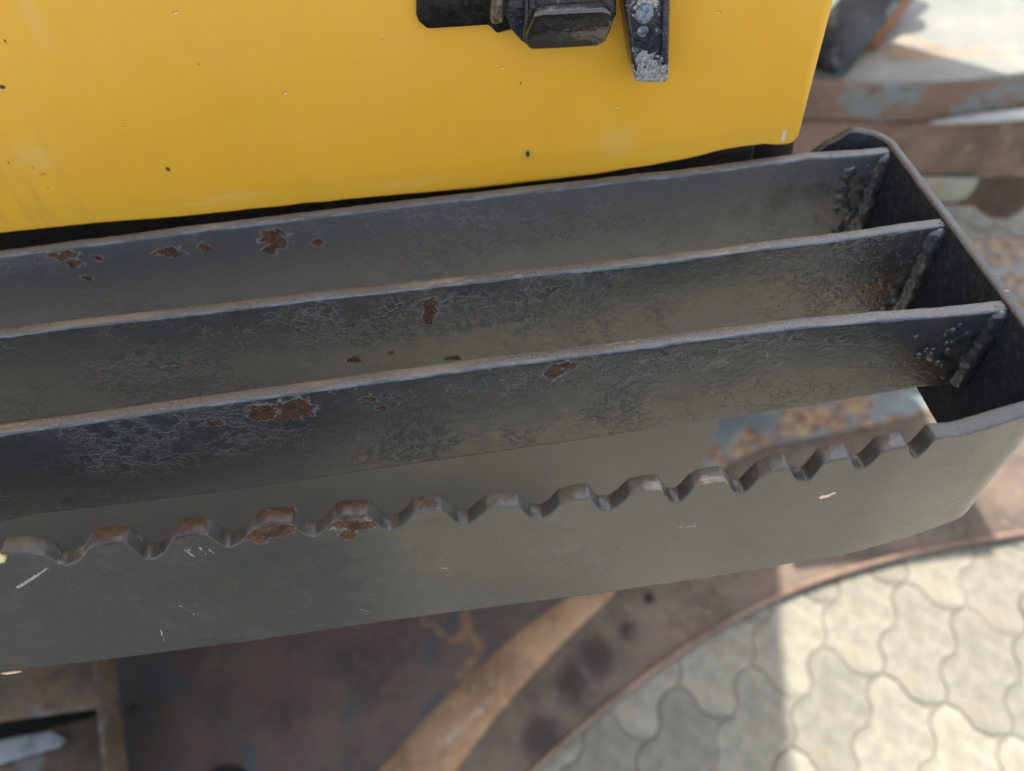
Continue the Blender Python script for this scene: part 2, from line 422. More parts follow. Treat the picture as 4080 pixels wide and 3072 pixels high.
tooth_primer = [((onz(px, py, ZT).x, .1555, ZT+.001), (w, .008, .0028)) for px, py, w in
    [(460,2140,.009),(775,2105,.011),(1108,2060,.011),(1410,2030,.010),(1710,2010,.009),(1985,1990,.003),(2300,1960,.009),(2575,1925,.009),(2870,1890,.0035)]]
front_spots = [sp(p3(1085,2118),85,26), sp(p3(1040,2140),55,22), sp(p3(1130,2110),40,24), sp(p3(1410,2092),62,24), sp(p3(1386,2130),18,26), sp(p3(700,2142),20,10)]
front_scr = [(p3(2708,2094), p3(2770,2088), .0009), (p3(2765,2089), p3(2832,2079), .0007),
    (p3(70,2345), p3(150,2295), .0010), (p3(150,2295), p3(190,2265), .0007),
    (p3(715,2420), p3(790,2412), .0006), (p3(725,2438), p3(800,2430), .0005), (p3(735,2405), p3(775,2455), .0005), (p3(760,2432), p3(830,2470), .0004),
    (p3(735,2195), p3(775,2222), .0005), (p3(795,2185), p3(822,2214), .0005), (p3(760,2180), p3(748,2200), .0004), (p3(830,2190), p3(852,2208), .0004), (p3(700,2180), p3(712,2196), .0004),
    (p3(1762,2262), p3(1785,2262), .0006), (p3(1760,2272), p3(1735,2290), .0003),
    (p3(1440,2430), p3(1475,2440), .0004), (p3(2085,2383), p3(2150,2370), .0005), (p3(640,2515), p3(655,2560), .0005),
    (p3(3440,2140), p3(3480,2010), .0001)]
front_straw = [(p3(3275,1980), p3(3300,1976), .0012), (p3(3298,1977), p3(3323,1966), .0008)]
M_FRONT = dark_paint('black paint on front plate', spots=front_spots, primer=tooth_primer, scratches=front_scr, straws=front_straw, crackle=.02, rough=.30, dusty=.30, speck=.4, base=((.016, .019, .022), (.025, .026, .027)), smudges=[sp(p3(2960,2150),70,60), sp(p3(3080,2185),110,35), sp(p3(1730,2080),60,45), sp(p3(3390,1880),25,30), sp(p3(3640,1870),20,28), sp(p3(900,2560),90,30)])
n = NT('crinkled black paint with shade'); M_FIN = n.done(n.mix(n.ramp(n.noise(240, 4, .65), .45, .7), (.005, .008, .013), (.020, .029, .040)), .6, 0, n.bump(n.noise(420, 4, .65), .0009, 1.0), ior=1.42)  # inner faces: crinkled paint, with their shade put into a darker colour
M_FTOP = worn_top('worn paint on serrated edge', .0, primer=tooth_primer, tone=.48)
# ---- frame strip (front plate, right side, curl at the back) as one bent piece
def frame_strip():
    n = len(PLAN); V = []; Fc = []; mi = []
    # normals
    nor = []
    for i in range(n):
        t = (PLAN[min(i+1, n-1)] - PLAN[max(i-1, 0)]).normalized(); nor.append(Vector((t.y, -t.x)))
    seclen = 0
    for i in range(n):
        p = PLAN[i]; nn = nor[i]
        th = .0074 - .0022*(smooth(.19, .228, p.x) if i < BACK_START else 1.0)
        if i < BACK_START and p.x < .163 and p.y < .2:
            zt = lerp_tab(PROF, p.x); zb = lerp_tab(BOT, p.x)
        else:
            zt = ZT + .0016; zb = lerp_tab(BOT, p.x)
            if p.x < .175 and p.y < .2: zt = ZT + .0016 + (PROF[-1][1] - ZT - .0016)*(1-smooth(.163, .175, p.x))
        if i >= BACK_START:
            k = (i - BACK_START)
            zt = ZT + .0016 - (.008*smooth(12, 18, k) + max(0, k-17)*.0034 if k > 12 else 0)
            zt = max(zt, ZT - .06); zb = max(ZB_END, ZT-.085)
        s = noise.noise(Vector((p.x*60, p.y*60, 1.7)))*.0003 + noise.noise(Vector((p.x*300, p.y*300, 5.1)))*.00015
        zt += s
        zb += noise.noise(Vector((p.x*50, p.y*50, 9)))*.0005
        b = .0006
        def P(off, z):
            q = p - nn*off; V.append((q.x, q.y, z))
        P(b, zb); P(0, zb+b); P(0, zb+b*2.2)
        for m in (.2, .4, .6, .8): P(noise.noise(Vector((p.x*9, p.y*9, m*3)))*.0004, zb + (zt-zb)*m)
        P(0, zt-b*2.6); P(0, zt-b*1.3); P(b*.3, zt-b*.3); P(b*1.2, zt)
        P(th*.5, zt + .0001)
        P(th-b, zt); P(th, zt-b)
        P(th, zb+b); P(th-b, zb)
    m = 16
    for i in range(n-1):
        for k in range(m):
            a, b2 = i*m+k, i*m+(k+1) % m
            Fc.append((a, b2, b2+m, a+m)); mi.append(1 if 8 <= k <= 12 else (2 if k in (13, 14) else 0))
    Fc.append(tuple(range(m))); mi.append(0); Fc.append(tuple(range((n-1)*m, n*m))); mi.append(0)
    o = mesh('frame_plate', V, Fc, [M_FRONT, M_FTOP, M_FIN], root, True, mi); fix_normals(o)
    return o
frame_strip()

n = NT('rubbed lip paint with sky sheen'); M_LIP = n.done(n.mix(n.ramp(n.noise(140, 5, .65, stretch=(.4, 1, 1)), .42, .62), (.028, .034, .044), (.085, .100, .122)), .34, 0, n.bump(n.noise(260, 4, .6, stretch=(.5, 1, 1)), .0006, 1), ior=1.7)  # pale blue-grey paints the sky reflection onto the rounded, rubbed lip
# ---- the three flat bars
bar_spots = {
 2: [sp(pb(1097,955,2),48,38), sp(pb(1075,995,2),26,22), sp(pb(258,1018,2),48,18), sp(pb(300,1048,2),26,16), sp(pb(395,1030,2),16,12), sp(pb(345,1106,2),18,10),
     sp(pb(672,1005,2),50,20), sp(pb(812,990,2),22,18), sp(pb(1262,968,2),20,18)],
 1: [sp(pb(1719,1222,1),26,36), sp(pb(1708,1265,1),20,26), sp(pb(1411,1435,1),26,12), sp(pb(1808,1424,1),20,14), sp(pb(1560,1404,1),12,8)],
 0: [sp(pb(1060,1642,0),52,30), sp(pb(1180,1628,0),50,42), sp(pb(1130,1655,0),30,22), sp(pb(2215,1478,0),34,30), sp(pb(2262,1455,0),30,14),
     sp(pb(1467,1588,0),22,14), sp(pb(1520,1624,0),18,12), sp(pb(850,1690,0),26,10)],
}
bar_stain = {
 2: [sp(pb(3300,830,2),60,60), sp(pb(3400,760,2),60,50)],
 1: [sp(pb(3500,1150,1),120,90), sp(pb(1000,1350,1),8,8)],
 0: [sp(pb(3720,1450,0),110,90), sp(pb(1450,1820,0),70,18), sp(pb(2590,1660,0),50,12), sp(pb(10,1950,0),30,60), sp(pb(2260,1725,0),30,8), sp(pb(3060,1555,0),14,10)],
}
zone = {2: [sp(pb(2100,900,2),700,120)], 1: [sp(pb(1500,1280,1),900,110), sp(pb(600,1480,1),300,110)], 0: [sp(pb(700,1800,0),500,110), sp(pb(2400,1480,0),900,60)]}
B3B = [(pb(a, b, 0)[0], pb(a, b, 0)[2]) for a, b in BAR3_BOTTOM]
def make_bar(i):
    nm, meas, th = BARS[i]
    tab = bar_y(meas)
    tab = [(-.62, tab[0][1] + (tab[0][1]-tab[2][1])*.4)] + tab
    mf = dark_paint('black paint on %s bar' % nm, spots=bar_spots[i], stains=bar_stain[i], crackle=[1.05, 1.2, .8][i], crack_zone=zone[i], rough=[.42, .40, .52][i], base=[((.026, .031, .038), (.035, .037, .039)), ((.023, .028, .034), (.033, .034, .034)), ((.034, .041, .052), (.044, .049, .057))][i], speck=.5, smudges=[(), (), [sp(pb(3240,760,2),60,55), sp(pb(3090,820,2),70,90), sp(pb(2960,840,2),40,70)]][i])
    mt = worn_top('worn paint on %s bar edge' % nm, [.0, .5, .25][i])
    V = []; Fc = []; mi = []; xs = []; x = -.62
    while x < X_INNER - .0004: xs.append(x); x += .0022
    xs.append(X_INNER)
    m = 16
    for x in xs:
        y0 = lerp_tab(tab, x); zt = ZT
        if i == 0: zb = lerp_tab(B3B, x)
        else: zb = ZT - .0665
        def nz(s, f, a): return noise.noise(Vector((x*f, i*7.3, s)))*a
        zt += nz(1, 25, .0006) + nz(2, 140, .0003)
        zb += nz(3, 60, .0008)
        y0 += nz(4, 18, .0005); lip = .0008 + nz(5, 45, .0006); lip2 = .0010 + nz(6, 37, .0009)
        V += [(x, y0+.0010, zb), (x, y0, zb+.0010), (x, y0, zb+.0024)]
        for mm in (.2, .4, .6, .8):
            V.append((x, y0 + noise.noise(Vector((x*14, mm*2, i*3.1)))*.0006, zb+(zt-zb)*mm))
        V += [(x, y0, zt-lip2-.0014), (x, y0, zt-lip2), (x, y0+lip*.35, zt-lip2*.35), (x, y0+lip*1.1, zt), (x, y0+th*.6, zt+.0001+nz(8, 200, .00015)), (x, y0+th-.001, zt-.0001), (x, y0+th, zt-.0011),
              (x, y0+th, zb+.001), (x, y0+th-.001, zb)]
    for a in range(len(xs)-1):
        for k in range(m):
            p, q = a*m+k, a*m+(k+1) % m
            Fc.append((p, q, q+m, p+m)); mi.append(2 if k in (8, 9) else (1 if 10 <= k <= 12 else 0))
    Fc.append(tuple(range(m))); mi.append(0); Fc.append(tuple(range((len(xs)-1)*m, len(xs)*m))); mi.append(0)
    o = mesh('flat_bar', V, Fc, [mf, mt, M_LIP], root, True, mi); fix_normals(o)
    tag(o, ['flat bar nearest the serrated front plate', 'middle one of the three flat bars', 'flat bar next to the yellow panel'][i])
    return lerp_tab(tab, X_INNER), th
ends = [make_bar(i) for i in range(3)]

# ---- lumpy welds where each bar meets the side of the frame
def weld_mat():
    n = NT('black paint over weld')
    col = n.mix(n.ramp(n.noise(90, 3, .5), .4, .65), (.020, .025, .031), (.042, .047, .052))
    k = n.ramp(n.noise(100, 4, .6, off=(2, 2, 2)), .58, .68)
    col = n.mix(n.math('MULTIPLY', k, .6), col, (.13, .065, .025))
    return n.done(col, n.ramp(n.noise(400, 2, .5), .3, .7, .26, .42), 0, n.bump(n.noise(400, 3, .55), .0002, 1.0), ior=1.75)
M_WELD = weld_mat()
def weld(i, seed):
    rnd = random.Random(seed); y0, th = ends[i]; bm = bmesh.new()
    HL = .046 if i == 0 else .058
    def ball(p, r, ysc=None):
        bmesh.ops.create_icosphere(bm, subdivisions=2, radius=r, matrix=Matrix.Translation(p) @ Matrix.Diagonal((1, ysc or rnd.uniform(.42, .52), rnd.uniform(.8, 1.2), 1)))
    for k in range(20):          # rippled bead up the joint
        z = ZT - .0052 - (HL-.003)*k/19
        ball(Vector((X_INNER - .0020 - rnd.uniform(0, .0015), y0 + .0004, z)), .0046 + rnd.uniform(-.0005, .0008), .8)
    for k in range(22):          # flat spilled metal beside it
        rr0 = rnd.uniform(.0045, .0078)
        ball(Vector((X_INNER - .005 - abs(rnd.gauss(0, .0075)), y0 + rr0*.36, ZT - rnd.uniform(.009, HL))), rr0)
    for k in range(11):
        ball(Vector((X_INNER - .008 - abs(rnd.gauss(.004, .012)), y0 - .0001, ZT - rnd.uniform(.005, HL-.002))), rnd.uniform(.0013, .0020))
    for k in range(5):
        ball(Vector((X_INNER - rnd.uniform(.0, .010), y0 + rnd.uniform(.002, .005), ZT-rnd.uniform(.0010, .003))), rnd.uniform(.002, .0030))
    me = bpy.data.meshes.new('weld_bead'); bm.to_mesh(me); bm.free()
    o = link('weld_bead', me, M_WELD, root, True)
    m = o.modifiers.new('remesh', 'REMESH'); m.mode = 'VOXEL'; m.voxel_size = .0008; m.use_smooth_shade = True
    s = o.modifiers.new('smooth', 'SMOOTH'); s.iterations = 4; s.factor = .5
    tex = bpy.data.textures.new('weld_lumps', 'CLOUDS'); tex.noise_scale = .005; tex.noise_depth = 2
    d = o.modifiers.new('displace', 'DISPLACE'); d.texture = tex; d.strength = .0010; d.texture_coords = 'LOCAL'
for i in range(3): weld(i, 11+i*5)

# weld spatter beads along the front bar's right end
for k, (px, py) in enumerate([(3770,1365),(3775,1392),(3735,1442),(3750,1455),(3795,1312),(3660,1412),(3648,1340)]):
    bm = bmesh.new(); bmesh.ops.create_icosphere(bm, subdivisions=2, radius=.0013+.0003*(k % 3)); me = bpy.data.meshes.new('weld_spatter'); bm.to_mesh(me); bm.free()
    o = link('weld_spatter', me, M_WELD, root, True); o.location = Vector(pb(px, py, 0)) - wloc(root)

# ---- support plate seen blurred between the bars
def clean_dark(name, off=(0, 0, 0)):
    n = NT(name)
    col = n.mix(n.ramp(n.noise(20, 5, .6, off=off), .35, .65), (.016, .016, .016), (.026, .024, .020))
    return n.done(col, .34, 0, n.bump(n.noise(120, 4, .6), .0003, 1.0), ior=1.95)
M_SUP = clean_dark('black paint on support plate')
a = ony(2880, 1640, .40); b = ony(2782, 1905, .40)
dx = (b - a)
tl = a - dx*1.0; br = a + dx*3.2
o = prism('support_plate', [Vector((-.75, .40, tl.z)), Vector((tl.x, .40, tl.z)), Vector((br.x, .40, br.z)), Vector((-.75, .40, br.z))], (0, .008, 0), M_SUP, root, .0012)

# ------------------------------------------------------------------ yellow machine cover
YP = .362
def yellow():
    n = NT('yellow enamel')
    a = n.noise(7, 4, .5, stretch=(1, 1, .5)); b = n.noise(26, 5, .6)
    col = n.mix(n.ramp(a, .35, .65), (.71, .375, .030), (.77, .420, .044))
    col = n.mix(n.math('MULTIPLY', n.ramp(b, .5, .7), .10), col, (.62, .40, .12))
    # soft grimy streaks at the far left
    xs = n.t.nodes.new('ShaderNodeSeparateXYZ'); n.put(xs.inputs[0], n.co)
    st = n.noise(90, 5, .65, stretch=(1, 1, .08)); lf = n.ramp(xs.outputs[0], -.20, -.245)
    col = n.mix(n.math('MULTIPLY', n.math('MULTIPLY', n.ramp(st, .48, .66), lf), .28), col, (.30, .20, .06))
    sc = n.math('MULTIPLY', n.ramp(n.noise(700, 3, .6, stretch=(1, 1, .35)), .66, .70), n.math('MULTIPLY', lf, n.ramp(n.noise(40, 3, .6), .45, .6)))
    col = n.mix(n.math('MULTIPLY', sc, .8), col, (.06, .05, .03))
    # pits and chips where the photograph has them
    def q(px, py): return tuple(ony(px, py, YP))
    dark = [(q(672,672), (.0011, .004, .0017)), (q(2103,612), (.0011, .004, .0022)), (q(2072,325), (.0005, .004, .0008)), (q(795,250), (.0004, .004, .0004)), (q(28,158), (.0004, .004, .0010)), (q(15,340), (.0018, .004, .0012))]
    d = n.spots(n.warp(500, .0009, 3), dark)
    halo = n.math('MULTIPLY', n.ramp(n.spots(n.warp(200, .002, 3), [(q(2103,617), (.0055, .01, .0055))]), 1.1, .2), .35)
    col = n.mix(halo, col, (.33, .20, .08)); col = n.mix(n.ramp(d, 1.2, .7), col, (.035, .035, .04))
    pale = [(q(1143,367), (.0016, .004, .0007)), (q(912,525), (.0008, .004, .0007)), (q(943,426), (.0005, .004, .0005)), (q(505,500), (.0005, .004, .0009)), (q(497,475), (.0006, .004, .0004)),
            (q(1415,249), (.0006, .004, .0006)), (q(1523,156), (.0006, .004, .0005)), (q(1999,262), (.0012, .004, .0008)), (q(2459,423), (.0011, .004, .0008)), (q(1452,395), (.0004, .004, .0004)), (q(460,837), (.0005, .004, .0005)),
            (q(700,45), (.0016, .004, .0006)), (q(2858,45), (.0010, .004, .0008)), (q(3028,333), (.0004, .004, .0006))]
    d2 = n.spots(n.warp(400, .0012, 3), pale); col = n.mix(n.math('MULTIPLY', n.ramp(d2, 1.1, .6), .8), col, (.78, .62, .34))
    fs = n.noise(300, 4, .6, stretch=(.25, 1, 1.3), off=(4, 4, 4)); pz = n.ramp(n.noise(10, 4, .6, off=(9, 2, 5)), .52, .68)
    col = n.mix(n.math('MULTIPLY', n.math('MULTIPLY', n.ramp(fs, .60, .70), pz), .30), col, (.74, .50, .16))
    gr = n.math('MULTIPLY', n.ramp(n.noise(18, 5, .65, stretch=(1, 1, .55), off=(2, 5, 5)), .50, .72), .16)
    col = n.mix(gr, col, (.50, .30, .05))
    d5 = n.segs(n.warp(300, .0006, 2), [(q(3118,560), q(3128,525), .0011)]); col = n.mix(n.ramp(d5, 1.1, .7), col, (.60, .58, .50))
    rub = [(q(1620,733), (.016, .01, .0035)), (q(900,793), (.03, .01, .003)), (q(2460,560), (.012, .01, .011)), (q(140,620), (.012, .01, .008)), (q(130,60), (.006, .01, .020))]
    d3 = n.spots(n.warp(60, .008, 4), rub); col = n.mix(n.math('MULTIPLY', n.ramp(d3, 1.3, .2), .20), col, (.66, .48, .24))
    h = n.math('ADD', n.math('MULTIPLY', n.noise(420, 2, .5), .07), n.math('MULTIPLY', n.ramp(n.math('MINIMUM', d, d2), 1.3, .6), -1.0))
    h2 = n.bump(n.noise(11, 2, .4), .004, .35)
    return n.done(col, n.ramp(b, .3, .7, .30, .40), 0, n.bump(h, .0005, 1.0, normal=h2), ior=1.5)
M_YEL = yellow()
cover = empty('machine_cover', (-.6, .8, ZT), 'yellow painted side cover of a machine with a black latch on it', 'machine cover')
def panel():
    # lower edge measured; sheet with thickness, folded back at right edge
    edge = [(-1.4, ZT+.008)] + [(p.x, p.z) for p in (ony(a, b, YP) for a, b in [(0,928),(406,886),(713,864),(1360,799),(1864,757),(2344,701),(2720,636),(2874,597),(2960,583),(3040,573),(3101,577),(3150,572),(3172,560),(3187,545),(3190,540)])]
    XR = .1775
    xs = []; x = -1.4
    while x < -.3: xs.append(x); x += .05
    while x < XR: xs.append(x); x += .002
    xs.append(XR)
    zs = [0, .0008, .003, .008, .016, .03, .05, .08, .12, .2, .32, .46, .60]
    V = []; Fc = []
    def yoff(x, z): # gently dished sheet, lower hem turned in
        h = z - ZT
        return YP - .0016*math.exp(-((h-.09)/.06)**2) + .0025*math.exp(-max(0, h+.006)/.0035) + noise.noise(Vector((x*5, h*7, 2)))*.0012 + .0020*smooth(XR-.0035, XR, x)
    for x in xs:
        zb = lerp_tab(edge, x) + noise.noise(Vector((x*70, 3, 8)))*.0005
        for dz in zs:
            z = zb + dz*(1 if dz < .4 else 1)
            V.append((x, yoff(x, z), z))
    m = len(zs)
    for i in range(len(xs)-1):
        for k in range(m-1): Fc.append((i*m+k, (i+1)*m+k, (i+1)*m+k+1, i*m+k+1))
    o = mesh('cover_panel', V, Fc, M_YEL, cover, True)
    s = o.modifiers.new('solidify', 'SOLIDIFY'); s.thickness = .003; s.offset = -1
    fix_normals(o)
    # make sure the sheet grows backwards
    if o.data.polygons[5].normal.y > 0: o.data.flip_normals()
    return o
panel()
# rest of the bodywork, above and behind the frame of the photograph
box('cover_side', (.1705, YP+.006, ZT+.012), (.1735, .695, ZT+.60), M_YEL, cover, .001)
box('cover_top', (-1.4, YP+.001, ZT+.602), (.1775, .695, ZT+.606), M_YEL, cover, .001)

# ---- latch
def latch_mat(name, wear=.5, rusty=.4, base=(.016, .018, .022), ior=1.7, chips=(), rg=(.14, .34)):
    n = NT(name)
    col = n.mix(n.ramp(n.noise(300, 4, .6), .4, .65), base, tuple(b*2.4 for b in base))
    col = n.mix(n.math('MULTIPLY', n.ramp(n.noise(260, 5, .7, off=(4, 4, 4)), .60, .66), rusty), col, (.22, .09, .045))
    col = n.mix(n.math('MULTIPLY', n.ramp(n.noise(190, 6, .75, off=(9, 1, 4)), .66-.2*wear, .70-.2*wear), .8), col, (.24, .28, .34))
    if chips:
        d = n.math('ADD', n.spots(n.warp(300, .003, 4), chips), n.math('MULTIPLY', n.math('SUBTRACT', n.noise(420, 4, .65), .5), 3.2)); k = n.ramp(d, 1.0, .85)
        col = n.mix(k, col, n.mix(n.ramp(n.noise(600, 3, .6), .4, .6), (.16, .19, .24), (.42, .40, .34)))
    return n.done(col, n.ramp(n.noise(200, 3, .5), .3, .7, rg[0], rg[1]), 0, n.bump(n.noise(260, 4, .6), .0006, 1.0), ior=ior)
M_L1 = latch_mat('glossy black enamel', .0, .10, (.003, .004, .005), ior=1.4, rg=(.28, .5)); M_L2 = latch_mat('worn black enamel', .20, .75, (.008, .011, .018)); M_L3 = latch_mat('chipped lever enamel', .30, .12, (.009, .012, .019), chips=[(ony(a, b, YP-.018), (q, .02, q)) for a, b, q in [(2570,240,.005), (2600,296,.009), (2556,302,.007), (2640,270,.004), (2575,10,.006)]])
n = NT('smooth black enamel'); M_LG = n.done((.012, .012, .012), .16, 0, n.bump(n.noise(160, 4, .6), .0006, 1.0), ior=1.9)
def outline(px, Y): return [ony(a, b, Y) for a, b in px]
lt = YP - .0055
latch = prism('latch', outline([(1662,-260),(1658,60),(1668,88),(1701,116),(1722,117),(1945,103),(1958,112),(1980,137),(2040,120),(2100,116),(2120,-260)], lt), (0, .005, 0), M_L1, cover, .0012)
def sub(o): o.parent = latch; o.location = -wloc(latch); return o
def disc(name, c, r, h, mat, seg=32, bev=.0006):
    pts = [Vector((c.x + r*math.cos(2*math.pi*k/seg), c.y, c.z + r*math.sin(2*math.pi*k/seg))) for k in range(seg)]
    return prism(name, pts, (0, -h, 0), mat, None, bev)
sub(disc('washer', ony(1787, 2, lt-.0002), .0098, .0016, M_L1)); sub(disc('bolt_head', ony(1787, 0, lt-.0018), .0070, .004, M_L1, 6, .0008))
chr_ = NT('scuffed steel'); M_STEEL = chr_.done(chr_.mix(chr_.ramp(chr_.noise(150, 4, .6), .4, .6), (.34, .32, .29), (.16, .13, .10)), .28, .9, chr_.bump(chr_.noise(400, 3, .6), .0003, 1))
def rounded(px_list, Y): return outline(px_list, Y)
sub(tube('hinge_pin', [ony(1985, -260, lt-.009), ony(1984, -80, lt-.009), ony(1980, 20, lt-.009), ony(1979, 55, lt-.009), ony(1978, 78, lt-.009), ony(1978, 86, lt-.009), ony(1978, 90, lt-.009)], [.0050, .0050, .0050, .0048, .0040, .0028, .0006], M_STEEL, None, 18, .75))
Yk = lt - .004
sub(prism('knuckle', outline([(2010,-260),(2012,60),(2040,125),(2086,175),(2130,170),(2130,-260)], Yk), (0, .006, 0), M_L2, None, .0014))
# housing: block with a sloping polished underside
Yh = lt - .016
h_out = [(2095,-260),(2092,60),(2088,150),(2098,180),(2120,186),(2370,176),(2402,160),(2424,120),(2444,70),(2440,20),(2436,-260)]
sub(prism('latch_housing', outline([(a_, min(b_, 70)) for a_, b_ in [(2100,-260),(2096,0),(2104,62),(2425,48),(2440,20),(2436,-260)]], lt-.002), (0, -.012, 0), M_L2, None, .0022))
def slope(px): return [ony(a_, b_, Yh-.003 + .008*(b_-50)/135) for a_, b_ in px]
hb = slope([(2128,62),(2160,52),(2400,42),(2434,52),(2447,84),(2432,130),(2414,168),(2380,188),(2250,196),(2118,202),(2100,190),(2096,150)])
sub(prism('housing_underside', hb, (0, .008, .003), M_LG, None, .0022))
sub(prism('housing_collar', outline([(2088,-260),(2090,70),(2084,150),(2096,182),(2112,180),(2118,120),(2135,60),(2140,-260)], lt-.010), (0, .010, 0), M_L2, None, .002))
# lever: tapered channel with raised rims and chipped paint
Yl = lt - .013
lev = [(2470,-300),(2486,0),(2506,170),(2526,296),(2532,318),(2530,326),(2620,331),(2648,329),(2662,318),(2664,290),(2671,0),(2674,-300)]
lever = sub(prism('lever', outline(lev, Yl), (0, .016, 0), M_L3, None, .0016))
sub(prism('lever_rim', outline([(2472,-300),(2489,0),(2503,110),(2522,240),(2536,314),(2547,314),(2536,240),(2518,110),(2504,0),(2488,-300)], Yl-.0016), (0, .0025, 0), M_L3, None, .0008))
sub(prism('lever_rim', outline([(2640,-300),(2640,0),(2637,180),(2634,300),(2655,298),(2662,180),(2668,0),(2670,-300)], Yl-.0016), (0, .0025, 0), M_L3, None, .0008))
M_RIV = latch_mat('pale worn rivet', .75, .1, (.05, .065, .09))
sub(disc('rivet', ony(2565, 51, Yl+.0002), .0045, .0022, M_RIV, 20, .0009)); sub(disc('rivet', ony(2560, 122, Yl+.0002), .0028, .0013, M_RIV, 14, .0006))

# ------------------------------------------------------------------ machine chassis and upper works (mostly out of view)
chas = empty('machine_chassis', (-.5, .9, .6), 'dark dirty steel chassis showing in the gap under the yellow cover', 'chassis')
M_CH = rust_mat('grimy chassis steel', (.008, .006, .005), (.02, .013, .009), (.05, .03, .015), 30, .1)
box('chassis_beam', (-1.4, .386, ZT-.13), (.1640, .60, ZT-.012), M_CH, chas, .003)
pA = ony(2985, 590, .392); pB = ony(3160, 620, .392)
br = prism('end_bracket', [Vector((pA.x, .392, ZT-.07)), Vector((pB.x+.004, .392, ZT-.07)), Vector((pB.x-.003, .392, ZT+.012)), Vector((pA.x, .392, ZT+.012))], (0, .006, 0), M_SUP, chas, .001)
tube('bracket_hole', [Vector((pA.x+.002, .3935, ZT-.004)), Vector((pA.x+.002, .389, ZT-.004))], .0042, M_CH, chas, 16)
box('chassis_frame', (-1.4, .75, .35), (.10, 2.2, ZT-.02), M_CH, chas, .01)

def flat_yellow():
    n = NT('yellow machine paint'); return n.done(n.mix(n.ramp(n.noise(3, 4, .5), .4, .6), (.68, .34, .02), (.72, .38, .03)), .35, 0)
M_Y2 = flat_yellow()
upper = empty('machine_upper_works', (-.2, 1.9, 2.2), 'yellow upper works of the machine above and behind the step, with added shade blocks', 'machine body')
G_X, G_Y = .431 + .246*(1.30-.286), 1.30
box('body_block', (-1.6, G_Y, 1.20), (G_X, 2.6, 3.08), M_Y2, upper, .03)
box('shade_block_step', (-1.6, .70, 1.42), (.41, 1.28, 3.0), M_Y2, upper, .02)  # unseen block, added to keep sun off the step's right end
box('shade_block_left', (-1.6, .372, 1.90), (-.13, .695, 4.1), M_Y2, upper, .02)  # unseen tall block, added to darken the ground reflected at the left
prism('shadow_plate', [Vector(q) for q in [(.66, 1.12, 1.30), (1.09, 1.12, 1.30), (1.09, 1.50, 1.30), (.92, 1.69, 1.30), (.66, 1.76, 1.30)]], (0, 0, .05), M_Y2, upper, .004)  # unseen plate, outlined to throw the shadow on deck and border
box('body_foot', (-1.5, 1.9, .3), (.05, 2.5, 1.20), M_Y2, upper, .02)

# ------------------------------------------------------------------ ground and pavers
def z_(o): return o
def paver_mat():
    n = NT('concrete paver')
    oi = n.t.nodes.new('ShaderNodeObjectInfo')
    tone = n.ramp(oi.outputs['Random'], 0, 1, .80, 1.18, False)
    a = n.noise(25, 6, .7); b = n.noise(500, 4, .7); c = n.noise(9, 4, .6)
    col = n.mix(n.ramp(a, .35, .65), (.180, .168, .132), (.250, .235, .188))
    col = n.mix(n.math('MULTIPLY', n.ramp(n.noise(14, 5, .6, stretch=(.6, 2.2, 1), off=(4, 4, 0)), .60, .70), .6), col, (.27, .19, .11))
    col = n.mix(n.math('MULTIPLY', n.ramp(n.noise(17, 3, .5, off=(1, 8, 0)), .70, .76), .7), col, (.07, .065, .055))
    v = n.vec('SCALE', col, scale=tone)
    return n.done(v, .85, 0, n.bump(n.math('ADD', n.math('MULTIPLY', b, .4), a), .002, .8))
M_PAV = paver_mat()
n = NT('joint sand'); M_SAND = n.done(n.mix(n.ramp(n.noise(60, 5, .7), .4, .6), (.16, .148, .115), (.23, .215, .172)), .95, 0, n.bump(n.noise(300, 4, .7), .003, 1))
n = NT('far paving'); vv = n.voro(6, feature='DISTANCE_TO_EDGE'); M_FAR = n.done(n.mix(n.ramp(vv, .02, .05), (.16, .145, .12), n.mix(n.ramp(n.noise(3, 5, .6), .35, .65), (.165, .162, .145), (.225, .218, .193))), .9)
me = bpy.data.meshes.new('ground')
gs = 150
ground = mesh('ground', [(-gs, -gs, -.0042), (gs, -gs, -.0042), (gs, gs, -.0042), (-gs, gs, -.0042)], [(0, 1, 2, 3)], M_SAND); tag(ground, kind='structure')
W = 4.2
far = []
for (x0, y0, x1, y1) in [(-gs, -gs, gs, -W), (-gs, W, gs, gs), (-gs, -W, -W, W), (W, -W, gs, W)]:
    far.append([(x0, y0, 0), (x1, y0, 0), (x1, y1, 0), (x0, y1, 0)])
fp = mesh('pavement', [v for q in far for v in q], [(4*i, 4*i+1, 4*i+2, 4*i+3) for i in range(4)], M_FAR); tag(fp, kind='structure')
# zig-zag paver lattice measured off the photograph
g = lambda x, y: onz(x, y, 0).xy
A0, A1, A2, A3 = g(3335, 2392), g(3276, 2454), g(3276, 2583), None
avec = A2 - A0
B0, B1, B2 = g(3396, 2349), g(3489, 2429), g(3636, 2454)
Bm = g(3559, 2454)
bvec = B2 - B0
avec = avec.normalized() * .106; bvec = bvec.normalized() * .112
ka = (A1 - A0) - avec*((A1-A0).dot(avec)/avec.length_squared)      # sideways jog of the A joints
kb = (B1 - B0) - bvec*((B1-B0).dot(bvec)/bvec.length_squared)
def apoly(o, n_):
    out = []
    for k in range(n_): out += [o + avec*k, o + avec*(k+.25) + ka*1.0, o + avec*(k+.5) + ka*1.0, o + avec*(k+.75)]
    return out
def bpoly(o): return [o, o + bvec*.25, o + bvec*.5 + kb*1.0, o + bvec*.75 + kb*1.0]
def paver_outline(L):
    o = Vector((0, 0)); left = apoly(o, L); bot = bpoly(o + avec*L); right = apoly(o + bvec, L); top = bpoly(o)
    pts = left + bot + [o + avec*L + bvec] + right[:0:-1] + [o + bvec] + top[:0:-1]
    return pts
